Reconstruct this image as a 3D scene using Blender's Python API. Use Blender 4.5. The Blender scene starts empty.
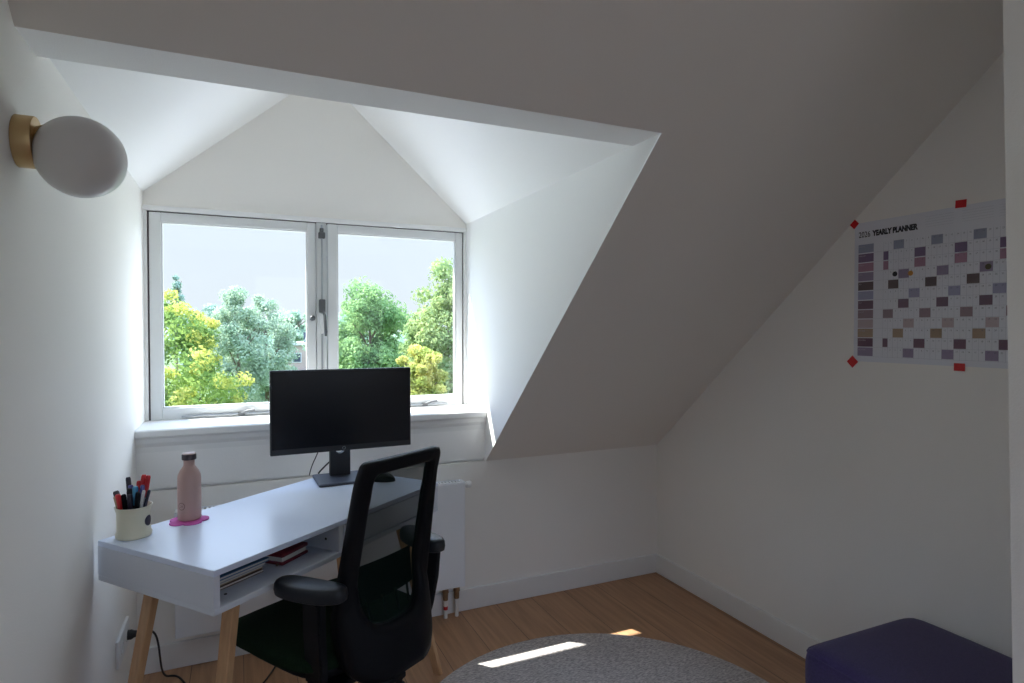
import bpy, bmesh, math, random
from mathutils import Vector, Matrix
R = random.Random(7)
PI = math.pi
sc = bpy.context.scene
COL = sc.collection

# ------------------------------------------------------------------ materials
def new_mat(name):
    m = bpy.data.materials.new(name); m.use_nodes = True
    nt = m.node_tree
    for n in list(nt.nodes): nt.nodes.remove(n)
    out = nt.nodes.new('ShaderNodeOutputMaterial')
    return m, nt, out

def mat(name, col, rough=.5, metal=0, bump=0, bscale=200, var=0, vscale=6, stretch=None, spec=.5, sheen=0):
    """principled surface, optional procedural colour variation and bump"""
    m, nt, out = new_mat(name)
    p = nt.nodes.new('ShaderNodeBsdfPrincipled')
    p.inputs['Base Color'].default_value = (*col, 1)
    p.inputs['Roughness'].default_value = rough
    p.inputs['Metallic'].default_value = metal
    p.inputs['Specular IOR Level'].default_value = spec
    if sheen: p.inputs['Sheen Weight'].default_value = sheen
    nt.links.new(p.outputs[0], out.inputs[0])
    if bump or var:
        tc = nt.nodes.new('ShaderNodeTexCoord')
        src = tc.outputs['Object']
        if stretch:
            mp = nt.nodes.new('ShaderNodeMapping'); mp.inputs['Scale'].default_value = stretch
            nt.links.new(src, mp.inputs[0]); src = mp.outputs[0]
    if var:
        n = nt.nodes.new('ShaderNodeTexNoise'); n.inputs['Scale'].default_value = vscale; n.inputs['Detail'].default_value = 6
        nt.links.new(src, n.inputs['Vector'])
        r = nt.nodes.new('ShaderNodeValToRGB')
        r.color_ramp.elements[0].position = .3; r.color_ramp.elements[1].position = .7
        r.color_ramp.elements[0].color = (*[max(0, c * (1 - var)) for c in col], 1)
        r.color_ramp.elements[1].color = (*[min(1, c * (1 + var)) for c in col], 1)
        nt.links.new(n.outputs['Fac'], r.inputs[0]); nt.links.new(r.outputs[0], p.inputs['Base Color'])
    if bump:
        n = nt.nodes.new('ShaderNodeTexNoise'); n.inputs['Scale'].default_value = bscale; n.inputs['Detail'].default_value = 3
        nt.links.new(src, n.inputs['Vector'])
        b = nt.nodes.new('ShaderNodeBump'); b.inputs['Strength'].default_value = bump; b.inputs['Distance'].default_value = .002
        nt.links.new(n.outputs['Fac'], b.inputs['Height']); nt.links.new(b.outputs[0], p.inputs['Normal'])
    return m

def floor_material():
    m, nt, out = new_mat('oak_planks')
    N = nt.nodes.new; L = nt.links.new
    p = N('ShaderNodeBsdfPrincipled'); p.inputs['Roughness'].default_value = .42
    tc = N('ShaderNodeTexCoord')
    mp = N('ShaderNodeMapping'); mp.inputs['Rotation'].default_value = (0, 0, PI / 2)
    L(tc.outputs['Object'], mp.inputs[0])
    br = N('ShaderNodeTexBrick'); br.inputs['Scale'].default_value = 1
    br.inputs['Brick Width'].default_value = 1.9; br.inputs['Row Height'].default_value = .19
    br.inputs['Mortar Size'].default_value = .0016; br.inputs['Mortar Smooth'].default_value = .3
    br.offset = .37; br.inputs['Bias'].default_value = 0
    br.inputs['Color1'].default_value = (.47, .265, .145, 1); br.inputs['Color2'].default_value = (.42, .23, .12, 1)
    br.inputs['Mortar'].default_value = (.13, .07, .035, 1)
    L(mp.outputs[0], br.inputs['Vector'])
    mp2 = N('ShaderNodeMapping'); mp2.inputs['Scale'].default_value = (16, .9, 1)
    L(tc.outputs['Object'], mp2.inputs[0])
    n = N('ShaderNodeTexNoise'); n.inputs['Scale'].default_value = 3; n.inputs['Detail'].default_value = 9; n.inputs['Distortion'].default_value = .6
    L(mp2.outputs[0], n.inputs['Vector'])
    r = N('ShaderNodeValToRGB'); r.color_ramp.elements[0].position = .3; r.color_ramp.elements[1].position = .75
    r.color_ramp.elements[0].color = (.72, .68, .64, 1); r.color_ramp.elements[1].color = (1.15, 1.15, 1.15, 1)
    L(n.outputs['Fac'], r.inputs[0])
    mx = N('ShaderNodeMix'); mx.data_type = 'RGBA'; mx.blend_type = 'MULTIPLY'; mx.inputs[0].default_value = .85
    L(br.outputs['Color'], mx.inputs[6]); L(r.outputs[0], mx.inputs[7])
    L(mx.outputs[2], p.inputs['Base Color'])
    b = N('ShaderNodeBump'); b.inputs['Strength'].default_value = .25; b.inputs['Distance'].default_value = .001
    L(n.outputs['Fac'], b.inputs['Height']); L(b.outputs[0], p.inputs['Normal'])
    L(p.outputs[0], out.inputs[0])
    return m

def wood_material(name, c1, c2):
    m, nt, out = new_mat(name)
    N = nt.nodes.new; L = nt.links.new
    p = N('ShaderNodeBsdfPrincipled'); p.inputs['Roughness'].default_value = .5
    tc = N('ShaderNodeTexCoord'); mp = N('ShaderNodeMapping'); mp.inputs['Scale'].default_value = (40, 40, 2.5)
    L(tc.outputs['Object'], mp.inputs[0])
    n = N('ShaderNodeTexNoise'); n.inputs['Scale'].default_value = 2; n.inputs['Detail'].default_value = 7
    L(mp.outputs[0], n.inputs['Vector'])
    r = N('ShaderNodeValToRGB'); r.color_ramp.elements[0].color = (*c1, 1); r.color_ramp.elements[1].color = (*c2, 1)
    r.color_ramp.elements[0].position = .3; r.color_ramp.elements[1].position = .7
    L(n.outputs['Fac'], r.inputs[0]); L(r.outputs[0], p.inputs['Base Color']); L(p.outputs[0], out.inputs[0])
    return m

def rug_material():
    m, nt, out = new_mat('grey_melange_rug')
    N = nt.nodes.new; L = nt.links.new
    p = N('ShaderNodeBsdfPrincipled'); p.inputs['Roughness'].default_value = .95; p.inputs['Specular IOR Level'].default_value = .1
    tc = N('ShaderNodeTexCoord'); mp = N('ShaderNodeMapping'); mp.inputs['Scale'].default_value = (60, 190, 100)
    mp.inputs['Rotation'].default_value = (0, 0, .25)
    L(tc.outputs['Object'], mp.inputs[0])
    n = N('ShaderNodeTexNoise'); n.inputs['Scale'].default_value = 1.1; n.inputs['Detail'].default_value = 4; n.inputs['Roughness'].default_value = .7
    L(mp.outputs[0], n.inputs['Vector'])
    r = N('ShaderNodeValToRGB'); r.color_ramp.elements[0].position = .34; r.color_ramp.elements[1].position = .66
    r.color_ramp.elements[0].color = (.27, .245, .24, 1); r.color_ramp.elements[1].color = (.76, .70, .675, 1)
    L(n.outputs['Fac'], r.inputs[0]); L(r.outputs[0], p.inputs['Base Color'])
    b = N('ShaderNodeBump'); b.inputs['Strength'].default_value = .6; b.inputs['Distance'].default_value = .004
    L(n.outputs['Fac'], b.inputs['Height']); L(b.outputs[0], p.inputs['Normal']); L(p.outputs[0], out.inputs[0])
    return m

def glass_material():
    m, nt, out = new_mat('window_glass')
    N = nt.nodes.new; L = nt.links.new
    t = N('ShaderNodeBsdfTransparent'); t.inputs[0].default_value = (.97, .985, .98, 1)
    g = N('ShaderNodeBsdfGlossy'); g.inputs['Roughness'].default_value = .02
    f = N('ShaderNodeLayerWeight'); f.inputs[0].default_value = .5
    pw = N('ShaderNodeMath'); pw.operation = 'POWER'; pw.inputs[1].default_value = 5; L(f.outputs['Facing'], pw.inputs[0])
    ad = N('ShaderNodeMath'); ad.operation = 'MULTIPLY_ADD'; ad.inputs[1].default_value = .8; ad.inputs[2].default_value = .025; L(pw.outputs[0], ad.inputs[0])
    mx = N('ShaderNodeMixShader'); L(ad.outputs[0], mx.inputs[0]); L(t.outputs[0], mx.inputs[1]); L(g.outputs[0], mx.inputs[2])
    L(mx.outputs[0], out.inputs[0])
    return m

def gauze_material():
    m, nt, out = new_mat('black_green_mesh_fabric')
    N = nt.nodes.new; L = nt.links.new
    t = N('ShaderNodeBsdfTransparent')
    d = N('ShaderNodeBsdfDiffuse'); d.inputs[0].default_value = (.008, .016, .013, 1)
    mx = N('ShaderNodeMixShader'); mx.inputs[0].default_value = .76
    L(t.outputs[0], mx.inputs[1]); L(d.outputs[0], mx.inputs[2]); L(mx.outputs[0], out.inputs[0])
    return m

def leaf_material(name, c1, c2, scale=3, trans=.45):
    m, nt, out = new_mat(name)
    N = nt.nodes.new; L = nt.links.new
    tc = N('ShaderNodeTexCoord')
    n = N('ShaderNodeTexNoise'); n.inputs['Scale'].default_value = scale; n.inputs['Detail'].default_value = 5
    L(tc.outputs['Object'], n.inputs['Vector'])
    r = N('ShaderNodeValToRGB'); r.color_ramp.elements[0].position = .36; r.color_ramp.elements[1].position = .64
    r.color_ramp.elements[0].color = (*c1, 1); r.color_ramp.elements[1].color = (*c2, 1)
    L(n.outputs['Fac'], r.inputs[0])
    d = N('ShaderNodeBsdfDiffuse'); t = N('ShaderNodeBsdfTranslucent')
    L(r.outputs[0], d.inputs[0]); L(r.outputs[0], t.inputs[0])
    mx = N('ShaderNodeMixShader'); mx.inputs[0].default_value = trans
    L(d.outputs[0], mx.inputs[1]); L(t.outputs[0], mx.inputs[2]); L(mx.outputs[0], out.inputs[0])
    return m

M = dict(
    wall=mat('cream_wall_paint', (.885, .86, .82), .85, bump=.25, bscale=260, spec=.2),
    ceil=mat('ceiling_paint', (.84, .812, .772), .88, bump=.2, bscale=260, spec=.2),
    dormer=mat('dormer_white_paint', (.875, .87, .86), .85, bump=.25, bscale=260, spec=.2),
    trim=mat('white_satin_trim', (.82, .82, .81), .38, bump=.05, bscale=60),
    sash=mat('sash_grey_white', (.70, .71, .71), .35),
    gap=mat('dark_gap', (.12, .09, .10), .7),
    floor=floor_material(),
    rug=rug_material(),
    glass=glass_material(),
    desk=mat('white_desk_sky_tint', (.75, .825, .985), .28, spec=.5),  # white laminate with the blue sky reflection mixed into its colour
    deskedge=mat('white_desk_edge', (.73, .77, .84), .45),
    oak=wood_material('oak_leg', (.50, .29, .145), (.62, .38, .20)),
    black=mat('black_plastic', (.006, .0065, .0085), .5, bump=.15, bscale=500, spec=.15),
    blackm=mat('matt_black', (.010, .011, .013), .6),
    armpad=mat('black_soft_pad', (.013, .016, .022), .42, bump=.08, bscale=700, spec=.4),
    seat=mat('dark_green_fabric', (.009, .021, .010), .95, bump=.5, bscale=900, var=.3, vscale=300, spec=.1),
    gauze=gauze_material(),
    screen=mat('black_screen', (.008, .010, .014), .22, spec=.35),
    bezel=mat('monitor_shell', (.016, .018, .024), .45),
    base=mat('monitor_base_grey', (.055, .065, .095), .38),
    radiator=mat('radiator_enamel', (.84, .86, .90), .35),
    brass=mat('brushed_brass', (.60, .43, .22), .38, metal=.85, bump=.1, bscale=300),
    copper=mat('valve_bronze', (.30, .20, .12), .4, metal=.8),
    opal=mat('opal_glass', (.72, .71, .70), .28, spec=.5),
    cream=mat('cream_ceramic', (.72, .68, .52), .3),
    navy=mat('navy_print', (.02, .018, .035), .5),
    bottle=mat('dusty_pink_steel', (.50, .335, .30), .5, bump=.05, bscale=400),
    bottleprint=mat('bottle_print', (.20, .11, .11), .6),
    cap=mat('dark_cap', (.045, .035, .045), .45),
    captop=mat('cap_top', (.55, .42, .40), .5),
    magenta=mat('magenta_felt', (.58, .10, .40), .8, bump=.3, bscale=500),
    red=mat('red_plastic', (.55, .02, .025), .4),
    redtape=mat('red_tape', (.60, .008, .012), .5),
    blue=mat('light_blue_plastic', (.10, .38, .62), .4),
    violet=mat('violet_plastic', (.10, .10, .30), .4),
    white=mat('white_plastic', (.78, .78, .78), .4),
    tan=mat('tan_card', (.45, .33, .20), .7),
    purple=mat('purple_fabric', (.045, .030, .115), .95, bump=.6, bscale=600, var=.25, vscale=200, sheen=.15),
    paper=mat('planner_paper', (.74, .75, .80), .6),
    ink=mat('black_ink', (.03, .03, .035), .6),
    inkpale=mat('pale_lettering', (.50, .46, .50), .6),
    numeral=mat('numeral_ink', (.16, .16, .19), .6),
    inkgrey=mat('grey_ink', (.44, .45, .50), .6),
    orange=mat('orange_sticker', (.62, .30, .06), .6),
    olive=mat('olive_sticker', (.10, .09, .05), .6),
    maroon=mat('maroon_leather', (.16, .018, .028), .45),
    bookblue=mat('blue_cover', (.07, .17, .30), .5),
    pages=mat('page_block', (.66, .63, .56), .8),
    greycover=mat('grey_cover_shade_toned', (.36, .38, .42), .5),  # cover darkened to carry the shade inside the compartment
    brown=mat('brown_cover', (.13, .075, .05), .6),
    steel=mat('grey_steel', (.38, .40, .42), .35, metal=.8),
    darksteel=mat('dark_steel', (.10, .105, .11), .5, metal=.3),
    cable=mat('black_cable', (.012, .012, .013), .5),
    bark=mat('bark', (.16, .12, .09), .9, bump=.6, bscale=20),
    grass=mat('meadow', (.07, .115, .035), .95, var=.35, vscale=.8),
    rear_dark=mat('light_cutting_ground', (.062, .060, .056), .95),
    bounce_gravel=mat('bounce_roof_gravel', (.405, .41, .41), .95, bump=.5, bscale=60, var=.15, vscale=40),
    asphalt=mat('street_paving', (.34, .33, .33), .9, var=.15, vscale=2),
    brick=mat('pale_brick', (.40, .30, .27), .85, var=.12, vscale=6),
    roofw=mat('pale_roofing', (.62, .64, .68), .7),
    pane=mat('dark_pane', (.05, .06, .09), .2),
    car=mat('silver_car_paint', (.55, .57, .60), .25, metal=.4),
    tyre=mat('tyre', (.02, .02, .02), .8),
    pipe=mat('white_pipe', (.78, .77, .75), .4),
)

# ------------------------------------------------------------------ geometry helpers
def link(o, parent=None):
    COL.objects.link(o)
    if parent is not None: o.parent = parent
    return o

def obj(name, bm, m, parent=None, smooth=False, loc=None, rot=None):
    me = bpy.data.meshes.new(name)
    bmesh.ops.recalc_face_normals(bm, faces=bm.faces[:])
    bm.to_mesh(me); bm.free()
    for mm in (m if isinstance(m, (list, tuple)) else [m]): me.materials.append(mm)
    if smooth:
        for p in me.polygons: p.use_smooth = True
        if smooth != 'all':
            try: me.set_sharp_from_angle(angle=math.radians(40))
            except Exception: pass
    o = bpy.data.objects.new(name, me); link(o, parent)
    if loc is not None: o.location = loc
    if rot is not None: o.rotation_euler = rot
    return o

def tag(o, label=None, cat=None, group=None, kind=None):
    if label: o['label'] = label
    if cat: o['category'] = cat
    if group: o['group'] = group
    if kind: o['kind'] = kind
    return o

def thing(name, label, cat, loc=(0, 0, 0), rz=0, group=None):
    o = bpy.data.objects.new(name, None); o.empty_display_size = .05
    link(o); o.location = loc; o.rotation_euler = (0, 0, rz)
    return tag(o, label, cat, group)

def B(): return bmesh.new()

def merge(bm, other):
    me = bpy.data.meshes.new('tmp'); other.to_mesh(me); other.free(); bm.from_mesh(me); bpy.data.meshes.remove(me)

def box(bm, lo, hi, bev=0, seg=2, mtx=None, mi=0):
    t = B()
    bmesh.ops.create_cube(t, size=1)
    for v in t.verts:
        v.co = Vector([lo[i] + (v.co[i] + .5) * (hi[i] - lo[i]) for i in range(3)])
    if bev: bmesh.ops.bevel(t, geom=t.edges[:], offset=bev, segments=seg, affect='EDGES', profile=.5, clamp_overlap=True)
    if mtx is not None: bmesh.ops.transform(t, matrix=mtx, verts=t.verts[:])
    for f in t.faces: f.material_index = mi
    merge(bm, t); return bm

def frame_of(d):
    d = Vector(d).normalized()
    a = Vector((0, 0, 1)) if abs(d.z) < .95 else Vector((1, 0, 0))
    x = a.cross(d).normalized(); y = d.cross(x)
    return x, y, d

def tube(bm, pts, r, n=12, mi=0, caps=True):
    pts = [Vector(p) for p in pts]
    rs = r if isinstance(r, (list, tuple)) else [r] * len(pts)
    rings = []; xp = None
    for i, p in enumerate(pts):
        d = (pts[min(i + 1, len(pts) - 1)] - pts[max(i - 1, 0)])
        x, y, d = frame_of(d)
        if xp is not None:
            x = (xp - d * xp.dot(d)).normalized(); y = d.cross(x)
        xp = x
        rings.append([bm.verts.new(p + (x * math.cos(2 * PI * k / n) + y * math.sin(2 * PI * k / n)) * rs[i]) for k in range(n)])
    for a, b in zip(rings, rings[1:]):
        for k in range(n):
            f = bm.faces.new((a[k], a[(k + 1) % n], b[(k + 1) % n], b[k])); f.material_index = mi
    if caps:
        bm.faces.new(rings[0][::-1]).material_index = mi; bm.faces.new(rings[-1]).material_index = mi
    return bm

def lathe(bm, prof, n=40, mtx=None, mi=0):
    """prof: (radius, z) pairs round the z axis"""
    t = B(); rings = []
    for r, z in prof:
        if r < 1e-6: rings.append([t.verts.new((0, 0, z))])
        else: rings.append([t.verts.new((r * math.cos(2 * PI * k / n), r * math.sin(2 * PI * k / n), z)) for k in range(n)])
    for a, b in zip(rings, rings[1:]):
        for k in range(n):
            k2 = (k + 1) % n
            if len(a) == 1 and len(b) > 1: t.faces.new((a[0], b[k2], b[k]))
            elif len(b) == 1 and len(a) > 1: t.faces.new((a[k], a[k2], b[0]))
            elif len(a) > 1: t.faces.new((a[k], a[k2], b[k2], b[k]))
    if mtx is not None: bmesh.ops.transform(t, matrix=mtx, verts=t.verts[:])
    for f in t.faces: f.material_index = mi
    merge(bm, t); return bm

def ball(bm, c, r, sc_=(1, 1, 1), u=32, v=20):
    t = B(); bmesh.ops.create_uvsphere(t, u_segments=u, v_segments=v, radius=r)
    for w in t.verts: w.co = Vector((w.co.x * sc_[0], w.co.y * sc_[1], w.co.z * sc_[2])) + Vector(c)
    merge(bm, t); return bm

def prism(bm, poly, h0, h1, axis='z', mi=0, bev=0):
    """poly of 2D points extruded along axis (x: poly=(y,z); y: (x,z); z: (x,y))"""
    t = B()
    def P(a, b, h): return {'z': (a, b, h), 'y': (a, h, b), 'x': (h, a, b)}[axis]
    lo = [t.verts.new(P(a, b, h0)) for a, b in poly]; hi = [t.verts.new(P(a, b, h1)) for a, b in poly]
    n = len(poly)
    t.faces.new(lo[::-1]); t.faces.new(hi)
    for k in range(n): t.faces.new((lo[k], lo[(k + 1) % n], hi[(k + 1) % n], hi[k]))
    if bev:
        bmesh.ops.recalc_face_normals(t, faces=t.faces[:])
        bmesh.ops.bevel(t, geom=t.edges[:], offset=bev, segments=2, affect='EDGES', clamp_overlap=True)
    for f in t.faces: f.material_index = mi
    merge(bm, t); return bm

def quad(bm, pts, mi=0):
    f = bm.faces.new([bm.verts.new(p) for p in pts]); f.material_index = mi; return bm

def struct(name, bm, m, parent=None, smooth=False):
    o = obj(name, bm, m, parent, smooth)
    if parent is None: o['kind'] = 'structure'
    return o

def text_bm(s, size, xscale=1.0, bold=0, align='LEFT'):
    """lettering as mesh geometry in the xy plane"""
    cu = bpy.data.curves.new('lettering', 'FONT'); cu.body = s; cu.size = size; cu.align_x = align; cu.offset = bold
    o = bpy.data.objects.new('lettering', cu); COL.objects.link(o)
    dg = bpy.context.evaluated_depsgraph_get()
    me = bpy.data.meshes.new_from_object(o.evaluated_get(dg))
    bm = B(); bm.from_mesh(me)
    for v in bm.verts: v.co.x *= xscale
    bpy.data.objects.remove(o); bpy.data.curves.remove(cu); bpy.data.meshes.remove(me)
    return bm

def bez(p0, p1, p2, p3, n=14):
    p = [Vector(q) for q in (p0, p1, p2, p3)]
    return [p[0] * (1 - t) ** 3 + p[1] * 3 * t * (1 - t) ** 2 + p[2] * 3 * t * t * (1 - t) + p[3] * t ** 3 for t in [i / n for i in range(n + 1)]]

# ------------------------------------------------------------------ room dimensions (metres)
W = 2.499            # right wall
KZ = .712            # knee wall height
TAN = .8903          # roof pitch
XC = 1.470           # dormer cheek
YW = .277            # window plane
YA = .028            # apron board plane
Y1, Y2, ZS = -1.3465, -1.2112, 1.911
ZL = 1.945           # where the dormer vault meets the left wall
APX, APZ = .742, 2.574
YB = -4.0            # back of the room
def roofz(y): return KZ - TAN * y
YT = -1.95; ZT = roofz(YT)

# floor
bm = B(); quad(bm, [(0, 0, 0), (W, 0, 0), (W, YB, 0), (0, YB, 0)]); struct('floor', bm, M['floor'])
# left wall: runs past the knee wall into the dormer
bm = B()
f = [(0, YB, 0), (0, 0, 0), (0, 0, KZ), (0, YA, KZ), (0, YW, KZ), (0, YW, ZL), (0, Y2, ZL), (0, Y2, ZS), (0, Y1, ZS), (0, YT, ZT), (0, YB, ZT)]
quad(bm, f); struct('wall_left', bm, M['wall'])
# right wall
bm = B(); quad(bm, [(W, 0, 0), (W, 0, KZ), (W, YT, ZT), (W, YB, ZT), (W, YB, 0)]); struct('wall_right', bm, M['wall'])
# knee wall with its ledge, apron board behind
bm = B(); quad(bm, [(0, 0, 0), (W, 0, 0), (W, 0, KZ), (0, 0, KZ)])
quad(bm, [(0, 0, KZ), (XC, 0, KZ), (XC, YA + .006, KZ), (0, YA + .006, KZ)]); struct('wall_window', bm, M['wall'])
bm = B(); quad(bm, [(0, YA + .006, KZ), (XC, YA + .006, KZ), (XC, YA + .006, .90), (0, YA + .006, .90)]); box(bm, (-.01, .010, KZ + .0125), (XC + .01, YA + .004, .90)); struct('wall_apron', bm, M['dormer'])
# sloping ceiling round the dormer opening + flat top
bm = B()
def S(x, y): return (x, y, roofz(y))
quad(bm, [S(XC, 0), S(W, 0), S(W, Y1), S(XC, Y1)])
quad(bm, [S(0, Y1), S(W, Y1), S(W, YT), S(0, YT)])
quad(bm, [(0, YT, ZT), (W, YT, ZT), (W, YB, ZT), (0, YB, ZT)])
struct('ceiling', bm, M['ceil'])
# soffit strip over the dormer opening
bm = B(); quad(bm, [(0, Y1, ZS), (XC, Y1, ZS), (XC, Y2, ZS), (0, Y2, ZS)])
f = bm.faces.new([bm.verts.new(p) for p in [(0, Y2, ZS), (XC, Y2, ZS), (APX, Y2, APZ), (0, Y2, ZL)]])
struct('ceiling_soffit', bm, M['dormer'])
# cheek of the dormer
bm = B()
quad(bm, [(XC, Y1, ZS), (XC, YW, ZS), (XC, YW, .88), (XC, YA + .006, .88), (XC, YA + .006, KZ), (XC, 0, KZ)]); struct('wall_cheek', bm, M['dormer'])
# vault
bm = B(); quad(bm, [(0, Y2, ZL), (0, YW, ZL), (APX, YW, APZ), (APX, Y2, APZ)]); struct('ceiling_vault_left', bm, M['dormer'])
bm = B(); quad(bm, [(XC, YW, ZS), (XC, Y2, ZS), (APX, Y2, APZ), (APX, YW, APZ)]); struct('ceiling_vault_right', bm, M['dormer'])
# gable above the window
bm = B(); quad(bm, [(0, YW, 1.88), (XC, YW, 1.88), (XC, YW, ZS), (APX, YW, APZ), (0, YW, ZL)]); struct('wall_gable', bm, M['wall'])
# back of the room (behind the camera) with an unseen window added for fill light
bx0, bx1, bz0, bz1 = .48, 2.02, .90, 2.02
bm = B()
quad(bm, [(0, YB, 0), (W, YB, 0), (W, YB, bz0), (0, YB, bz0)]); quad(bm, [(0, YB, bz1), (W, YB, bz1), (W, YB, ZT), (0, YB, ZT)])
quad(bm, [(0, YB, bz0), (bx0, YB, bz0), (bx0, YB, bz1), (0, YB, bz1)]); quad(bm, [(bx1, YB, bz0), (W, YB, bz0), (W, YB, bz1), (bx1, YB, bz1)])
struct('wall_back', bm, M['wall'])
bm = B()
for lo, hi in [((bx0, YB - .03, bz0), (bx0 + .06, YB + .03, bz1)), ((bx1 - .06, YB - .03, bz0), (bx1, YB + .03, bz1)),
               ((bx0, YB - .03, bz0), (bx1, YB + .03, bz0 + .06)), ((bx0, YB - .03, bz1 - .06), (bx1, YB + .03, bz1)), ((1.22, YB - .03, bz0), (1.28, YB + .03, bz1))]:
    box(bm, lo, hi, .004)
struct('added_fill_window', bm, M['trim'])
# wall end at the right edge of the view
bm = B()
def lean(z): return 1.946 - .0504 * z
prism(bm, [(lean(0), 0), (lean(ZT), ZT), (W, ZT), (W, 0)], -2.06, -2.0, 'y'); struct('wall_return', bm, M['wall'])
# baseboards
def baseboard(name, lo, hi): 
    b = B(); box(b, lo, hi, .003); struct(name, b, M['trim'])
baseboard('baseboard_window', (0, -.014, 0), (W, 0, .103))
baseboard('baseboard_right', (W - .014, YB, 0), (W, -.014, .103))
baseboard('baseboard_left', (0, YB, 0), (.014, -.014, .103))
# eave of the dormer roof outside
bm = B(); box(bm, (-.25, YW + .004, 1.985), (1.75, YW + .18, 2.06)); struct('trim_eave', bm, M['trim'])

# ------------------------------------------------------------------ window_1
win = bpy.data.objects.new('window_1', None); link(win); win['kind'] = 'structure'; win.location = (0, YW, 0)
def wpart(name, boxes, m, parent=win, bev=.003):
    b = B()
    for lo, hi in boxes: box(b, lo, hi, bev)
    return obj(name, b, m, parent)
wz0, wz1 = .945, 1.886
fr = wpart('frame', [((-.02, -.004, wz0), (.014, .07, wz1)), ((1.455, -.004, wz0), (XC + .02, .07, wz1)),
                     ((-.02, -.012, 1.868), (XC + .02, .07, 1.889)), ((-.02, .0, wz0), (XC + .02, .07, .957))], M['trim'])
wpart('gap', [((.012, .012, .95), (.022, .05, 1.870)), ((1.447, .012, .95), (1.456, .05, 1.870)), ((.015, .012, 1.862), (1.452, .05, 1.870))], M['gap'], bev=0)
wpart('mullion', [((.711, .004, .955), (.759, .06, 1.866))], M['sash'], bev=.004)
def sash(x0, x1, g0, g1):
    z0, z1 = .959, 1.863; gz0, gz1 = 1.010, 1.824
    b = B()
    for lo, hi in [((x0, 0, z0), (g0, .05, z1)), ((g1, 0, z0), (x1, .05, z1)), ((g0, 0, z0), (g1, .05, gz0)), ((g0, 0, gz1), (g1, .05, z1))]:
        box(b, lo, hi, .003)
    for lo, hi in [((g0 - .002, .006, gz0), (g0 + .006, .03, gz1)), ((g1 - .006, .006, gz0), (g1 + .002, .03, gz1)), ((g0, .006, gz0 - .002), (g1, .03, gz0 + .006)), ((g0, .006, gz1 - .006), (g1, .03, gz1 + .002))]:
        box(b, lo, hi, .001)
    s = obj('sash', b, M['sash'], win)
    g = B(); box(g, (g0, .028, gz0), (g1, .032, gz1)); obj('pane', g, M['glass'], s)
    return s
sL = sash(.021, .708, .066, .671); sR = sash(.763, 1.448, .808, 1.412)
# espagnolette rod on the mullion
b = B(); tube(b, [(.736, -.006, .962), (.736, -.006, 1.855)], .0045)
rod = obj('locking_rod', b, M['steel'], win, True)
b = B(); box(b, (.721, -.016, 1.79), (.751, .006, 1.82), .004); box(b, (.727, -.014, 1.82), (.745, .006, 1.84), .004); obj('rod_guide', b, M['darksteel'], win)
b = B(); box(b, (.722, -.024, 1.435), (.750, .006, 1.50), .005); h = obj('handle', b, M['darksteel'], win)
b = B(); tube(b, [(.740, -.022, 1.44), (.743, -.05, 1.42), (.747, -.055, 1.345), (.747, -.052, 1.325)], [.006, .007, .008, .006]); obj('lever', b, M['darksteel'], h, True)
b = B(); box(b, (.725, -.02, 1.335), (.739, .0, 1.43), .004); obj('rod_cover', b, M['sash'], h)
b = B(); lathe(b, [(0, .0), (.013, .0), (.013, .01), (.009, .016), (0, .017)], 24, Matrix.Translation((.692, 0, 1.41)) @ Matrix.Rotation(PI / 2, 4, 'X')); obj('knob', b, M['darksteel'], sL, True)
# casement stays on the bottom rails
def stay(x0, x1, xk):
    b = B(); tube(b, [(x0, -.012, .972), (x1, -.014, .972)], .0045); s = obj('casement_stay', b, M['steel'], win, True)
    b = B(); tube(b, [(xk, -.014, .974), (xk + .025, -.04, .987), (xk + .055, -.05, .992)], [.006, .006, .005]); box(b, (xk - .015, -.018, .965), (xk + .015, .002, .980), .003); obj('stay_arm', b, M['darksteel'], s, True)
stay(.14, .60, .38); stay(.86, 1.36, 1.24)
# moulded sill
b = B()
prism(b, [(YW + .005, .960), (-.008, .960), (-.014, .955), (-.014, .934), (-.008, .927), (-.001, .924), (.001, .906), (.005, .898), (.009, .890), (.010, .868), (.016, .860), (YA + .002, .858), (YW + .005, .858)], 0.001, XC - .001, 'x')
struct('trim_sill', b, M['trim'])

# ------------------------------------------------------------------ radiator
rad = thing('radiator', 'white flat panel radiator low on the knee wall behind the desk', 'radiator', (0, 0, 0))
rx0, rx1, rz0, rz1, ry = .136, 1.337, .144, .639, -.073
b = B(); box(b, (rx0, ry, rz0), (rx1, ry + .012, rz1 - .004), .004); obj('front_panel', b, M['radiator'], rad)
b = B(); box(b, (rx0 + .01, -.03, rz0 + .01), (rx1 - .01, -.018, rz1 - .01), .003); obj('rear_panel', b, M['radiator'], rad)
b = B()
box(b, (rx0, ry + .002, rz0 + .02), (rx0 + .003, -.016, rz1), .001); obj('side_cover', b, M['radiator'], rad); b = B(); box(b, (rx1 - .003, ry + .002, rz0 + .02), (rx1, -.016, rz1), .001)
obj('side_cover', b, M['radiator'], rad)
b = B()
box(b, (rx0, ry + .001, rz1 - .004), (rx1, ry + .008, rz1 + .001)); box(b, (rx0, -.023, rz1 - .004), (rx1, -.016, rz1 + .001))
x = rx0
while x < rx1 - .01:
    box(b, (x, ry + .004, rz1 - .008), (x + .007, -.018, rz1 - .002)); x += .016
box(b, (rx1 - .012, ry + .004, rz1 - .006), (rx1, -.018, rz1 + .001))
obj('top_grille', b, M['radiator'], rad)
b = B(); box(b, (rx0 + .02, -.058, rz0 + .03), (rx1 - .02, -.034, rz1 - .03)); obj('convector_core', b, M['darksteel'], rad)
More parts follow.
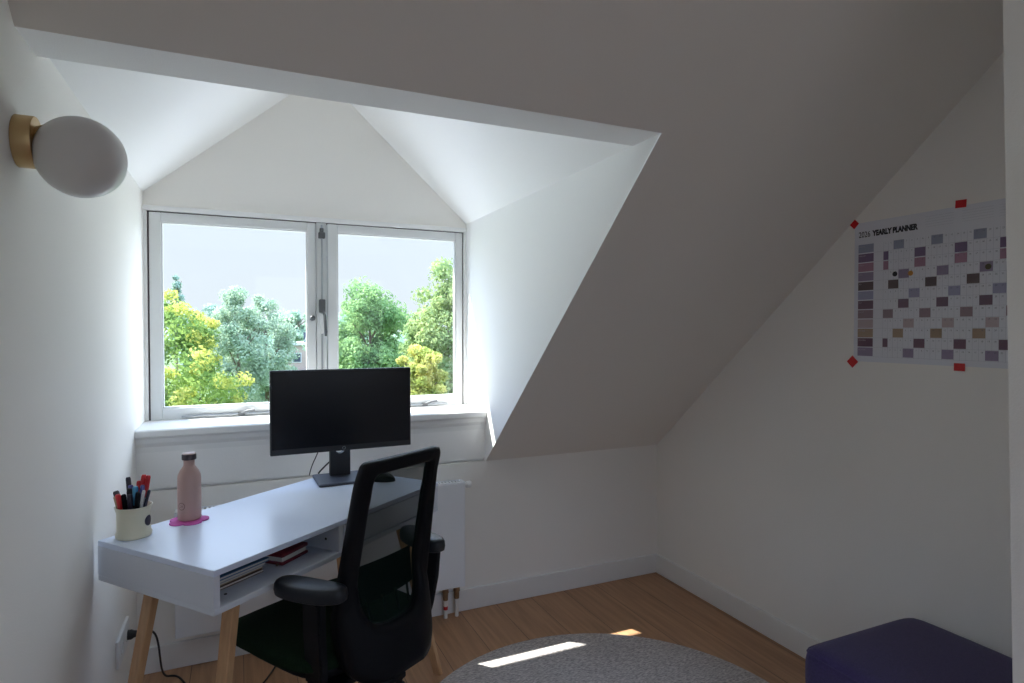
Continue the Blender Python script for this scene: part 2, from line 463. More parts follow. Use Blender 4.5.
rv = B(); lathe(rv, [(0, 0), (.011, 0), (.011, .014), (.016, .017), (.017, .036), (.012, .042), (0, .043)], 20, Matrix.Translation((rx1 - .002, -.045, rz1 - .02)) @ Matrix.Rotation(PI / 2, 4, 'Y')); obj('bleed_knob', rv, M['white'], rad, True)
for xx in (1.248, 1.303):
    b = B(); tube(b, [(xx, -.046, 0), (xx, -.046, .115)], .0095); p = obj('pipe', b, M['pipe'], rad, True)
    b = B(); tube(b, [(xx, -.046, .085), (xx, -.046, .118), (xx, -.046, .12), (xx, -.046, .150)], [.012, .013, .016, .014]); obj('valve', b, M['copper'], p, True)
    if xx < 1.28:
        b = B(); tube(b, [(xx, -.046, .040), (xx, -.046, .056)], .0105); obj('red_ring', b, M['red'], p, True)

# ------------------------------------------------------------------ desk (own frame: x along the front, y towards the wall)
DA = .6813
desk = thing('desk', 'white desk with an open front compartment and splayed oak legs, below the window', 'desk', (.3128, -1.1132, 0), DA)
DL, DD, DH, DT = .978, .484, .7630, .1125
t = .016; z0 = DH - DT
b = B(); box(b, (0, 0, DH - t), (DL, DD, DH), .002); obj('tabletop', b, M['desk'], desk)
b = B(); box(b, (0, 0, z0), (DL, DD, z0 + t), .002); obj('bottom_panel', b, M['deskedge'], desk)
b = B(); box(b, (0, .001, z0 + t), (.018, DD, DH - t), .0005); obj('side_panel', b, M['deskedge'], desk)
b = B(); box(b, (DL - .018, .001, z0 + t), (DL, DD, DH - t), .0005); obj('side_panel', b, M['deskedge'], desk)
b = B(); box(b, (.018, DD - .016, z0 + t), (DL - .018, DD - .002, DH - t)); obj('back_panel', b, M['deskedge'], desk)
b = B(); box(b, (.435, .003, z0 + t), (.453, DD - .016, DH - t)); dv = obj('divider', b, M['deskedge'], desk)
for zz in (DH - .035, DH - .063):
    b = B(); lathe(b, [(0, 0), (.004, 0), (.004, .0012), (0, .0014)], 14, Matrix.Translation((.4352, .055, zz)) @ Matrix.Rotation(-PI / 2, 4, 'Y')); obj('cam_cap', b, M['blackm'], dv)
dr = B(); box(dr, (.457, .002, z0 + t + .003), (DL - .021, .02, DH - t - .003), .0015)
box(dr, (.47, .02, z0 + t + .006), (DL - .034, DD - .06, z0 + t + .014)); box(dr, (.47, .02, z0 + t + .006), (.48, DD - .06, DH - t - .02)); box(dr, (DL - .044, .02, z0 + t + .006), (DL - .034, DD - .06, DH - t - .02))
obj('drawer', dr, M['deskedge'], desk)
b = B(); lathe(b, [(0, 0), (.004, 0), (.004, .0012), (0, .0014)], 14, Matrix.Translation((.075, .055, z0 + t))); obj('cam_cap', b, M['blackm'], desk)
def leg(sx, sy):
    cx = (.124 if sy < 0 else .108) if sx < 0 else DL - .13; bx = (-.02 if sy < 0 else 0) if sx < 0 else DL + .02
    cy = .09 if sy < 0 else DD - .09; by = .015 if sy < 0 else DD - (.044 if sx < 0 else .02)
    b = B(); n = 8
    t_ = B(); rings = []
    for z, w in ((z0, .0215), (z0 * .5, .0195), (0, .0165)):
        k = 1 - z / z0; x = cx + (bx - cx) * k; y = cy + (by - cy) * k; q_ = w * .58; c = w * .85; q2 = q_ * .8
        rings.append([t_.verts.new((x + u, y + v, z)) for u, v in [(q_, c), (q2, w), (-q2, w), (-q_, c), (-q_, -c), (-q2, -w), (q2, -w), (q_, -c)]])
    for A_, B_ in zip(rings, rings[1:]):
        for k in range(n): t_.faces.new((A_[k], A_[(k + 1) % n], B_[(k + 1) % n], B_[k]))
    t_.faces.new(rings[0]); t_.faces.new(rings[-1][::-1])
    merge(b, t_); obj('leg', b, M['oak'], desk)
for s in ((-1, -1), (1, -1), (1, 1), (-1, 1)): leg(*s)
DM = Matrix.Translation((.3128, -1.1132, 0)) @ Matrix.Rotation(DA, 4, 'Z')
def on_desk(s, n_, z=DH): return DM @ Vector((s, n_, z))

# things inside the open compartment
zc = z0 + t + .0006
def flat_book(name, label, cat, s0, s1, n0, n1, z, h, cover, rz=0, pages=True, group=None):
    c = DM @ Vector(((s0 + s1) / 2, (n0 + n1) / 2, z))
    o = thing(name, label, cat, c, DA + rz, group)
    w, d = (s1 - s0) / 2, (n1 - n0) / 2; ct = min(.0018, h * .25)
    b = B(); box(b, (-w, -d, 0), (w, d, ct), .0004); box(b, (-w, -d, h - ct), (w, d, h), .0004); box(b, (-w, -d, 0), (-w + ct, d, h), .0004)
    obj('cover', b, cover, o)
    b = B(); box(b, (-w + ct, -d + .002, ct), (w - .002, d - .002, h - ct)); obj('pages', b, M['pages'], o)
    return o
flat_book('notebook', 'dark brown notebook lying lowest in the left pile inside the desk', 'notebook', .024, .222, .085, .34, zc, .009, M['brown'])
flat_book('notebook', 'tan notebook lying on the dark brown notebook inside the desk', 'notebook', .022, .225, .090, .33, zc + .0095, .008, M['tan'], .02)
flat_book('magazine', 'pale grey magazine between the tan notebook and the blue folder', 'magazine', .024, .228, .083, .35, zc + .0185, .009, M['greycover'], .0)
flat_book('folder', 'blue folder topmost of the pile inside the desk', 'folder', .024, .238, .080, .36, zc + .028, .009, M['bookblue'], .0)
wl = thing('wallet', 'maroon wallet case lying in the middle of the open desk compartment', 'wallet', DM @ Vector((.322, .160, zc)), DA + .12)
b = B(); box(b, (-.058, -.085, .022), (.058, .085, .034), .005); box(b, (-.058, -.085, 0), (.058, .085, .009), .004); box(b, (-.058, .075, 0), (.058, .085, .030), .003); obj('cover', b, M['maroon'], wl, True)
b = B(); box(b, (-.053, -.080, .0092), (.053, .074, .0218), .001); obj('pages', b, M['pages'], wl)
b = B(); box(b, (-.058, -.01, .0342), (-.02, .02, .0365), .001); obj('strap', b, M['maroon'], wl)
b = B(); tube(b, [(-.018, 0, .004), (.026, 0, .004)], .0038); pn = obj('pencil_stub', b, M['brown'], None, True, DM @ Vector((.285, .085, zc)), (0, 0, DA + .1)); tag(pn, 'small dark pencil stub in front of the maroon wallet inside the desk', 'pencil')

# ------------------------------------------------------------------ monitor
MA = .03
mo = thing('monitor', 'black widescreen monitor standing on the desk in front of the window', 'monitor', (.738, -.312, DH), MA)
cx = .006; mw = .269; mz0, mz1 = .118, .437
b = B(); box(b, (cx - mw, -.012, mz0), (cx + mw, .012, mz1), .003); box(b, (cx - .15, .012, mz0 + .06), (cx + .15, .035, mz1 - .07), .012, 3); obj('housing', b, M['bezel'], mo)
b = B(); box(b, (cx - mw + .006, -.0132, mz0 + .022), (cx + mw - .006, -.0119, mz1 - .006)); obj('screen', b, M['screen'], mo)
lg = B(); 
lathe(lg, [(.0052, 0), (.0052, .0006), (.0062, .0006), (.0062, 0)], 24, Matrix.Translation((cx - .0, -.0121, mz0 + .0105)) @ Matrix.Rotation(PI / 2, 4, 'X')); obj('logo', lg, M['inkgrey'], mo)
# stand upright with the round cable hole
def upright(w, za, zb, hz, hr, y0, y1):
    t_ = B(); n = 48; oy = []
    def outer(a):
        dx, dz = math.cos(a), math.sin(a); kk = []
        if abs(dx) > 1e-6: kk.append(w / abs(dx))
        if dz > 1e-6: kk.append((zb - hz) / dz)
        if dz < -1e-6: kk.append((hz - za) / -dz)
        k = min(kk); return dx * k, hz + dz * k
    angs = sorted(set([2 * PI * i / n for i in range(n)] + [math.atan2(z - hz, x) % (2 * PI) for x in (-w, w) for z in (za, zb)]))
    lay = []
    for y in (y0, y1):
        lay.append(([t_.verts.new((outer(a)[0], y, outer(a)[1])) for a in angs], [t_.verts.new((hr * math.cos(a), y, hz + hr * math.sin(a))) for a in angs]))
    m_ = len(angs)
    for k in range(m_):
        j = (k + 1) % m_
        t_.faces.new((lay[0][0][k], lay[0][0][j], lay[0][1][j], lay[0][1][k])); t_.faces.new((lay[1][0][j], lay[1][0][k], lay[1][1][k], lay[1][1][j]))
        t_.faces.new((lay[0][0][j], lay[0][0][k], lay[1][0][k], lay[1][0][j])); t_.faces.new((lay[0][1][k], lay[0][1][j], lay[1][1][j], lay[1][1][k]))
    return t_
st = upright(.039, .012, .30, .118, .019, .036, .062); obj('stand', st, M['bezel'], mo)
b = B(); box(b, (-.05, .03, .20), (.05, .045, .30), .004); obj('mount', b, M['bezel'], mo)
b = B(); box(b, (-.100, -.088, .0004), (.100, .098, .011), .005, 3); obj('base', b, M['base'], mo)
def cable(name, label, pts, r=.0028, cat='cable'):
    b = B(); tube(b, pts, r, 10); o = obj(name, b, M['cable'], None, True); return tag(o, label, cat)
cable('monitor_cable', 'thin black cable hanging left of the monitor stand', bez((.668, -.268, .93), (.660, -.262, .86), (.635, -.215, .83), (.628, -.190, .766), 14), .002)
cable('monitor_cable', 'black cable passing behind the monitor stand from right to left', bez((.83, -.20, .905), (.78, -.215, .875), (.70, -.20, .82), (.665, -.170, .7655), 16), .0032)
ms = thing('computer_mouse', 'dark computer mouse on the desk right of the monitor base', 'mouse', on_desk(.90, .205), DA + .3)
b = B(); t_ = B(); bmesh.ops.create_uvsphere(t_, u_segments=24, v_segments=16, radius=1)
for v in t_.verts: v.co = Vector((v.co.x * .030, v.co.y * .050, max(0, v.co.z) * .034))
merge(b, t_); obj('shell', b, M['blackm'], ms, True)
b = B(); tube(b, [(-.002, .028, .0265), (.002, .028, .0265)], .006); obj('scroll_wheel', b, M['darksteel'], ms, True)

# ------------------------------------------------------------------ bottle on its coaster
co = B(); pr = []
for k in range(120):
    a = 2 * PI * k / 120; r = .0435 + .0135 * abs(math.cos(2.5 * a + .4)) ** .55; pr.append((r * math.cos(a), r * math.sin(a)))
prism(co, pr, 0, .0035); cst = obj('coaster', co, M['magenta'], None, False, (.227, -.643, DH + .0003), (0, 0, .2)); tag(cst, 'magenta flower-shaped felt coaster beneath the pink bottle', 'coaster')
bo = thing('bottle', 'dusty pink steel drinking bottle with a dark cap standing on the magenta coaster', 'bottle', (.229, -.633, DH + .0042))
r_ = .0330
b = B(); lathe(b, [(0, 0), (r_ - .003, 0), (r_, .003), (r_, .128), (r_ - .001, .136), (r_ - .006, .149), (r_ - .0125, .159), (r_ - .0165, .165), (r_ - .0175, .170), (r_ - .0175, .184), (0, .184)], 48); obj('body', b, M['bottle'], bo, True)
b = B(); lathe(b, [(0, .1842), (.0195, .1842), (.0205, .186), (.0205, .199), (.0195, .201), (0, .201)], 40); cp = obj('cap', b, M['cap'], bo, True)
b = B(); lathe(b, [(0, .2012), (.0195, .2012), (.0185, .2045), (0, .205)], 40); obj('cap_disc', b, M['captop'], cp, True)
def wrap_print(bm_flat, rad, ang, zc_):
    """bend a flat print (xy plane, metres) round a cylinder of radius rad"""
    bmesh.ops.subdivide_edges(bm_flat, edges=bm_flat.edges[:], cuts=1)
    for v in bm_flat.verts:
        a = ang + v.co.x / rad; r2 = rad
        v.co = Vector((r2 * math.cos(a), r2 * math.sin(a), zc_ + v.co.y))
    return bm_flat
def ring_flat(r0, r1, n=40):
    t_ = B(); A_ = [t_.verts.new((r0 * math.cos(2 * PI * k / n), r0 * math.sin(2 * PI * k / n), 0)) for k in range(n)]
    B_ = [t_.verts.new((r1 * math.cos(2 * PI * k / n), r1 * math.sin(2 * PI * k / n), 0)) for k in range(n)]
    for k in range(n): t_.faces.new((A_[k], A_[(k + 1) % n], B_[(k + 1) % n], B_[k]))
    return t_
toward = math.atan2(-2.751 + .626, .375 - .229)
lb = ring_flat(.0096, .0114)
tb = B()
for s_ in ('24', ):
    q = text_bm(s_, .010, .9, 0, 'CENTER'); 
    for v in q.verts: v.co.y -= .0035
    merge(tb, q)
merge(lb, tb)
obj('logo', wrap_print(lb, r_ + .0003, toward - .72, .046), M['bottleprint'], bo)

# ------------------------------------------------------------------ pen cup
cu = thing('pen_cup', 'cream ceramic cup full of pens on the left end of the desk', 'cup', (.0950, -.737, DH + .0004))
CR = .0455
b = B(); lathe(b, [(0, 0), (CR - .003, 0), (CR, .003), (CR + .0005, .010), (CR - .003, .018), (CR - .003, .070), (CR + .001, .086), (CR + .002, .0885), (CR - .0005, .0885), (CR - .006, .070), (CR - .006, .006), (0, .006)], 56); obj('body', b, M['cream'], cu, True)
tw = math.atan2(-2.751 + .737, .375 - .0950)
lg = B(); n = 40; ctr = lg.verts.new((0, 0, 0)); rr = [lg.verts.new((.0150 * math.cos(2 * PI * k / n), .0150 * math.sin(2 * PI * k / n), 0)) for k in range(n)]
for k in range(n): lg.faces.new((ctr, rr[k], rr[(k + 1) % n]))
bmesh.ops.subdivide_edges(lg, edges=lg.edges[:], cuts=1)
for v in lg.verts:
    a = tw + .98 + v.co.x / CR; v.co = Vector(((CR - .0022) * math.cos(a), (CR - .0022) * math.sin(a), .046 + v.co.y))
obj('logo', lg, M['navy'], cu)

def pen(label, body, capm, dx, dy, lx, ly, L, r=.0042, clip=True, group='pens in the cream cup'):
    """dx,dy: foot inside the cup; lx,ly: lean per unit length (in metres across L)"""
    o = thing('pen', label, 'pen', (.0950 + dx, -.737 + dy, DH + .0072), 0, group)
    top = Vector((lx, ly, math.sqrt(max(.0001, L * L - lx * lx - ly * ly)))); u = top / L
    b = B(); tube(b, [u * 0, u * .008, u * (L * .62)], [r * .35, r * .9, r], 12); obj('barrel', b, body, o, True)
    b = B(); tube(b, [u * (L * .62), u * (L * .63), u * (L * .97), u * L], [r, r * 1.12, r * 1.08, r * .8], 12)
    c = obj('cap', b, capm, o, True)
    if clip:
        side = Vector((-u.y * .4 - .5, -.8, 0)).normalized()
        b = B(); tube(b, [u * (L * .95) + side * r * 1.1, u * (L * .94) + side * r * 1.6, u * (L * .72) + side * r * 1.5], .0009, 6); obj('clip', b, capm, c)
    return o
# right direction seen from the camera is (.91,-.41); away is (.41,.91)
def cup_pen(label, body, capm, right, away, topright, topaway, L, r=.0042, clip=True):
    a = lambda p, q: (.912 * p + .41 * q, -.41 * p + .912 * q)
    f_ = a(right * .62, away * .62); tp = a(topright * 1.42, topaway * 1.2); r = r * 1.18; L = L * 1.02
    pen(label, body, capm, f_[0], f_[1], tp[0] - f_[0], tp[1] - f_[1], L, r, clip)
K = M
cup_pen('thick black marker against the cup rim, leftmost of the pens', K['blackm'], K['cap'], -.022, -.010, -.030, -.010, .126, .0062, False)
cup_pen('red felt pen leaning at the front left of the cup', K['tan'], K['red'], -.018, -.026, -.0145, -.031, .122, .0055, False)
cup_pen('cream pencil beside the red felt pen at the front of the cup', K['cream'], K['tan'], -.024, -.022, -.022, -.029, .116, .003, False)
cup_pen('tall black pen rising highest at the left of the cup', K['blackm'], K['navy'], -.010, .012, -.018, .014, .156, .0052, False)
cup_pen('tall red pen, left one of the two tallest red pens', K['white'], K['red'], .010, .010, .0125, .018, .162, .0052)
cup_pen('tall red pen, right one of the two tallest red pens', K['white'], K['red'], .018, .010, .0225, .016, .161, .0050)
cup_pen('short bright red pen behind the violet pen', K['red'], K['red'], .002, .016, .001, .022, .143, .0058, False)
cup_pen('violet pen in the middle of the cup behind the black pens', K['violet'], K['violet'], -.004, .004, -.0085, .006, .135, .0052)
cup_pen('black marker right of the red felt pen at the front of the cup', K['blackm'], K['black'], -.006, -.024, -.005, -.028, .120, .0052, False)
cup_pen('black pen with a light ring near the middle of the cup', K['blackm'], K['blackm'], .000, -.014, .001, -.018, .133, .0050)
cup_pen('light blue capped pen right of the cup middle', K['blackm'], K['blue'], .006, -.010, .0095, -.010, .136, .0058, False)
cup_pen('dark fineliner in front of the light blue capped pen', K['navy'], K['navy'], .006, -.024, .008, -.029, .121, .0052, False)
cup_pen('blue ballpoint at the right side of the cup', K['violet'], K['violet'], .016, -.004, .021, -.004, .139, .0048)
cup_pen('black fineliner at the right side of the cup', K['blackm'], K['black'], .016, -.018, .0205, -.021, .125, .0050, False)
cup_pen('white slim pen near the right rim of the cup', K['white'], K['white'], .020, -.014, .0275, -.012, .128, .0034)
cup_pen('slim dark pen leaning furthest right over the cup rim', K['navy'], K['navy'], .022, -.010, .036, -.008, .130, .0034)

# ------------------------------------------------------------------ wall lamp
la = thing('wall_lamp', 'opal glass globe lamp on a brass rosette, high on the left wall', 'lamp', (0, -1.338, 1.703))
RY = Matrix.Rotation(PI / 2, 4, 'Y')
b = B(); lathe(b, [(0, 0), (.047, 0), (.048, .001), (.048, .028), (.047, .030), (0, .030)], 56, RY); obj('rosette', b, M['brass'], la, True)
b = B(); tube(b, [(.028, 0, .004), (.040, 0, -.004)], .017, 24); obj('neck', b, M['brass'], la, True)
cgl = Vector((.0985, 0, -.0195)); rg = .0762
ax = (cgl - Vector((.030, 0, .004))).normalized()
rot_ax = ax.to_track_quat('Z', 'Y').to_matrix().to_4x4()
b = B(); lathe(b, [(0, -rg - .003), (.026, -rg - .003), (.030, -rg + .002), (.034, -rg + .007), (.031, -rg + .0065), (0, -rg + .001)], 40, Matrix.Translation(cgl) @ rot_ax); obj('collar', b, M['brass'], la, True)
b = B(); ball(b, cgl, rg, u=56, v=36); obj('globe', b, M['opal'], la, 'all')

# ------------------------------------------------------------------ wall outlet with plug and cable
ou = thing('wall_outlet', 'white double wall socket low on the left wall behind the desk leg', 'outlet', (0, -.352, .295))
b = B(); box(b, (0.0005, -.10, -.046), (.011, .10, .046), .003); obj('plate', b, M['white'], ou)
for y in (-.047, .047):
    b = B(); lathe(b, [(.0195, .0005), (.0215, .0005), (.022, .003), (.0195, .003)], 30, Matrix.Translation((.0105, y, 0)) @ RY); obj('socket_ring', b, M['white'], ou, True)
pg = thing('power_plug', 'black power plug with cable in the socket behind the desk leg', 'plug', (.0128, -.305, .295))
b = B(); tube(b, [(.0, 0, 0), (.012, 0, 0), (.020, 0, 0), (.034, 0, 0), (.048, .0, -.002)], [.0165, .0165, .012, .009, .005], 20); obj('plug_body', b, M['cable'], pg, True)
pts = bez((.046, 0, -.002), (.115, .04, .02), (.055, .20, -.27), (.10, .235, -.2905), 16) + bez((.10, .235, -.2905), (.14, .235, -.2905), (.15, .18, -.2905), (.185, .09, -.2905), 10)[1:] + bez((.185, .09, -.2905), (.25, -.05, -.2905), (.30, -.12, -.2905), (.36, -.10, -.2905), 8)[1:]
b = B(); tube(b, pts, .0036, 10); obj('cord', b, M['cable'], pg, True)
cable('floor_cable', 'thin black cable on the floor between desk leg and chair seat', bez((.36, -.42, .0036), (.42, -.33, .0036), (.48, -.22, .0036), (.52, -.10, .0036), 10) + bez((.52, -.10, .0036), (.53, -.06, .02), (.53, -.035, .1), (.53, -.098, .14), 8)[1:], .0034)

# ------------------------------------------------------------------ office chair (own frame: x right, y forward)
ch = thing('office_chair', 'black office chair with a mesh back and dark green seat at the desk', 'chair', (.738, -.988, 0), .56)
def lerp_table(tab, z):
    tab = sorted(tab)
    if z <= tab[0][0]: return tab[0][1]
    for (a, b_), (c, d_) in zip(tab, tab[1:]):
        if z <= c:
            k = (z - a) / (c - a); k = k * k * (3 - 2 * k) * .4 + k * .6
            return b_ + (d_ - b_) * k
    return tab[-1][1]
TY = [(.34, -.06), (.38, -.058), (.43, -.045), (.49, -.032), (.55, -.022), (.62, -.014), (.68, -.014), (.75, -.028), (.83, -.052), (.92, -.078), (1.0, -.100)]
TB = [(.38, .062), (.50, .058), (.60, .045), (.70, .030), (.85, .022), (1.0, .016)]
HW = [(.36, .158), (.46, .171), (.56, .176), (.70, .174), (.85, .161), (1.0, .153)]
def surf(x, z, off=0):
    hw = lerp_table(HW, z)
    return Vector((x, lerp_table(TY, z) - lerp_table(TB, z) * (1 - min(1, (x / hw) ** 2)) + off, z))
def outer_pt(a):
    """superellipse-like outline: straight sides, rounded corners, rounder at the bottom"""
    c, s = math.cos(a), math.sin(a)
    top = s > 0
    e = .09 if top else .27
    zc_, hz = .69, (.314 if top else .290)
    x = math.copysign(abs(c) ** e, c); z = zc_ + math.copysign(abs(s) ** e, s) * hz
    return x * lerp_table(HW, z), z
def inner_pt(a):
    c, s = math.cos(a), math.sin(a)
    top = s > 0
    e = .12 if top else .55
    zc_, hz = .69, (.277 if top else .158)
    x = math.copysign(abs(c) ** e, c); z = zc_ + math.copysign(abs(s) ** e, s) * hz
    return x * (lerp_table(HW, z) - .058 + .018 * max(0, min(1, (z - .70) / .28))), z
def shell():
    t_ = B(); n = 128; nr = 7; th = .036
    lays = []
    for side in (0, 1):
        rows = []
        for i in range(nr):
            k = i / (nr - 1); ring = []
            for j in range(n):
                a = 2 * PI * (j + .5) / n; o_ = outer_pt(a); q = inner_pt(a)
                x = q[0] + (o_[0] - q[0]) * k; z = q[1] + (o_[1] - q[1]) * k
                rim = .008 * (1 if i in (0, nr - 1) else 0)
                tz = th + .014 * max(0, min(1, (.66 - z) / .12)); off = (tz / 2 - rim) if side else (-tz / 2 + rim)
                ring.append(t_.verts.new(surf(x, z, off)))
            rows.append(ring)
        lays.append(rows)
    for side in (0, 1):
        for i in range(nr - 1):
            for j in range(n):
                j2 = (j + 1) % n; q = (lays[side][i][j], lays[side][i][j2], lays[side][i + 1][j2], lays[side][i + 1][j])
                t_.faces.new(q if side else q[::-1])
    for i in (0, nr - 1):
        for j in range(n):
            j2 = (j + 1) % n; t_.faces.new((lays[0][i][j], lays[0][i][j2], lays[1][i][j2], lays[1][i][j]))
    return t_
bk = obj('backrest', shell(), M['black'], ch, 'all')
# woven mesh stretched across the frame
t_ = B(); n = 96; ctr_z = .69; rows = []
for i in range(1, 9):
    rows.append([])
    for j in range(n):
        q = inner_pt(2 * PI * (j + .5) / n); k = i / 8 * 1.03
        rows[-1].append(t_.verts.new(surf(q[0] * k, ctr_z + (q[1] - ctr_z) * k, .004)))
c0 = t_.verts.new(surf(0, ctr_z, .004))
for j in range(n): t_.faces.new((c0, rows[0][j], rows[0][(j + 1) % n]))
for a_, b_ in zip(rows, rows[1:]):
    for j in range(n): t_.faces.new((a_[j], a_[(j + 1) % n], b_[(j + 1) % n], b_[j]))
obj('mesh_panel', t_, M['gauze'], bk, 'all')
# lumbar pad with ribs in front of the mesh
t_ = B(); g = []
for zi in range(7):
    z = .585 + .105 * zi / 6; g.append([t_.verts.new(surf(-.128 + .256 * xi / 14, z + .004 * (1 - ((xi - 7) / 7) ** 2), .024)) for xi in range(15)])
for a_, b_ in zip(g, g[1:]):
    for j in range(14): t_.faces.new((a_[j], a_[j + 1], b_[j + 1], b_[j]))
r_ext = bmesh.ops.solidify(t_, geom=t_.faces[:], thickness=.010)
lm = obj('lumbar_support', t_, M['blackm'], bk, True)
for xx in (-.075, -.025, .025, .075):
    b = B(); tube(b, [surf(xx, .545, .012), surf(xx * 1.02, .57, .014), surf(xx * 1.08, .60, .016)], .0035, 8); obj('rib', b, M['black'], lm, True)
# spine between seat and back
b = B(); tube(b, [(0, .12, .375), (0, .02, .372), (0, -.06, .40), (0, -.082, .47)], [.030, .030, .028, .022], 16); obj('spine', b, M['black'], ch, True)
# seat cushion
def cushion(hx, y0, y1, zb, zt, N=18):
    t_ = B(); cy = (y0 + y1) / 2; hy = (y1 - y0) / 2
    bmesh.ops.create_cube(t_, size=2); bmesh.ops.subdivide_edges(t_, edges=t_.edges[:], cuts=N, use_grid_fill=True)
    for v in t_.verts:
        u, w, h = v.co
        m_ = max(abs(u), abs(w), 1e-6); p = 4.2
        l_ = (abs(u) ** p + abs(w) ** p) ** (1 / p); k = m_ / l_ if l_ > 1e-6 else 1
        u2, w2 = u * k, w * k
        edge = max(0, (m_ - .72) / .28)
        hz = (zt - zb) / 2; zc_ = (zt + zb) / 2
        z = h * hz * (1 - .38 * edge ** 2.2)
        shrink = 1 - .05 * max(0, abs(h)) ** 3
        y = cy + w2 * hy * shrink
        wf = max(0, (w2 - .45) / .55)
        z -= .022 * wf ** 2                     # waterfall front
        z += .008 * u2 * u2 if h > 0 else 0     # slight dish
        v.co = Vector((u2 * hx * shrink, y, zc_ + z))
    return t_
obj('seat', cushion(.247, -.02, .482, .424, .474), M['seat'], ch, 'all')
obj('seat_pan', cushion(.205, .01, .425, .385, .430, 10), M['black'], ch, 'all')
# armrests
for s in (-1, 1):
    t_ = B(); axp = Vector((-.052 * (1 if s < 0 else -1), .203, 0)).normalized(); per = Vector((axp.y, -axp.x, 0)); cc = Vector((-.222, .018, .666)) if s < 0 else Vector((.240, .045, .664))
    rings = []
    for z, k in ((-.020, .80), (-.016, .95), (-.004, 1.0), (.010, .97), (.017, .88), (.020, .72)):
        ring = []
        for j in range(56):
            a = 2 * PI * j / 56; c, s_ = math.cos(a), math.sin(a)
            u = math.copysign(abs(c) ** .75, c) * .108; v = math.copysign(abs(s_) ** .75, s_) * .042
            v *= 1 + .08 * (u / .108)
            ring.append(t_.verts.new(cc + axp * (u * (1 - (1 - k) * .45)) + per * (v * k) + Vector((0, 0, z + .004 * (u / .108) ** 2))))
        rings.append(ring)
    for a_, b_ in zip(rings, rings[1:]):
        for j in range(56): t_.faces.new((a_[j], a_[(j + 1) % 56], b_[(j + 1) % 56], b_[j]))
    t_.faces.new(rings[0][::-1]); t_.faces.new(rings[-1])
    ar = obj('armrest', t_, M['armpad'], ch, True)
    b = B()
    def bar(pts, w, d):
        tt = B(); rg_ = []
        for p in pts:
            rg_.append([tt.verts.new(Vector(p) + Vector((u, v, 0))) for u, v in ((-w, -d), (w, -d), (w, d), (-w, d))])
        for a_, b_ in zip(rg_, rg_[1:]):
            for j in range(4): tt.faces.new((a_[j], a_[(j + 1) % 4], b_[(j + 1) % 4], b_[j]))
        tt.faces.new(rg_[0][::-1]); tt.faces.new(rg_[-1]); bmesh.ops.recalc_face_normals(tt, faces=tt.faces[:])
        bmesh.ops.bevel(tt, geom=tt.edges[:], offset=.004, segments=2, affect='EDGES', clamp_overlap=True)
        return tt
    px = s * (.222 if s < 0 else .238)
    merge(b, bar([(px, .005, .65), (px * .98, .01, .56), (px * .92, .02, .47), (px * .86, .035, .40)], .013, .034))
    merge(b, bar([(px * .86, .02, .405), (px * .85, .03, .375)], .016, .038))
    box(b, (min(px * .88, s * .06), .0, .362), (max(px * .88, s * .06), .065, .380), .004)
    box(b, (px - .02, -.03, .638), (px + .02, .05, .650), .003)
    obj('arm_post', b, M['black'], ar)
# gas column, star base, castors
hub = Vector((.022, .20, 0))
b = B(); tube(b, [hub + Vector((0, 0, .10)), hub + Vector((0, 0, .24))], .026, 24); tube(b, [hub + Vector((0, 0, .24)), hub + Vector((0, 0, .372))], .015, 20); obj('gas_column', b, M['black'], ch, True)
b = B(); box(b, (-.075, .10, .335), (.075, .30, .372), .01); obj('tilt_mechanism', b, M['black'], ch)
st = B(); tube(st, [hub + Vector((0, 0, .068)), hub + Vector((0, 0, .125))], [.045, .036], 28)
angs = [math.radians(11 + 72 * k) for k in range(5)]
for a in angs:
    d_ = Vector((math.cos(a), math.sin(a), 0)); per = Vector((-d_.y, d_.x, 0)); tt = B(); rg_ = []
    for k, w, zt, zb in ((.02, .030, .118, .07), (.15, .026, .108, .072), (.295, .020, .106, .080), (.357, .018, .102, .080)):
        p = hub + d_ * k
        rg_.append([tt.verts.new(p + per * u + Vector((0, 0, z))) for u, z in ((-w, zb), (w, zb), (w, zt - .008), (w * .6, zt), (-w * .6, zt), (-w, zt - .008))])
    for a_, b_ in zip(rg_, rg_[1:]):
        for j in range(6): tt.faces.new((a_[j], a_[(j + 1) % 6], b_[(j + 1) % 6], b_[j]))
    tt.faces.new(rg_[0][::-1]); tt.faces.new(rg_[-1]); merge(st, tt)
sb = obj('star_base', st, M['black'], ch)
for a in angs:
    d_ = Vector((math.cos(a), math.sin(a), 0)); p = hub + d_ * .352 + Vector((0, 0, .0078 if a > 4.9 else .0004)); per = Vector((-d_.y, d_.x, 0))
    b = B()
    for q in (-.014, .014):
        c_ = p + per * q
        tube(b, [c_ - per * .009 + Vector((0, 0, .0255)), c_ - per * .007 + Vector((0, 0, .0255)), c_ + per * .007 + Vector((0, 0, .0255)), c_ + per * .009 + Vector((0, 0, .0255))], [.021, .0255, .0255, .021], 24)
    tube(b, [p + Vector((0, 0, .025)), p + Vector((0, 0, .083))], .006, 10)
    box(b, (-.02, -.01, .036), (.012, .01, .056), .004, 2, Matrix.Translation(p) @ Matrix.Rotation(a, 4, 'Z'))
    obj('caster', b, M['blackm'], sb, True)

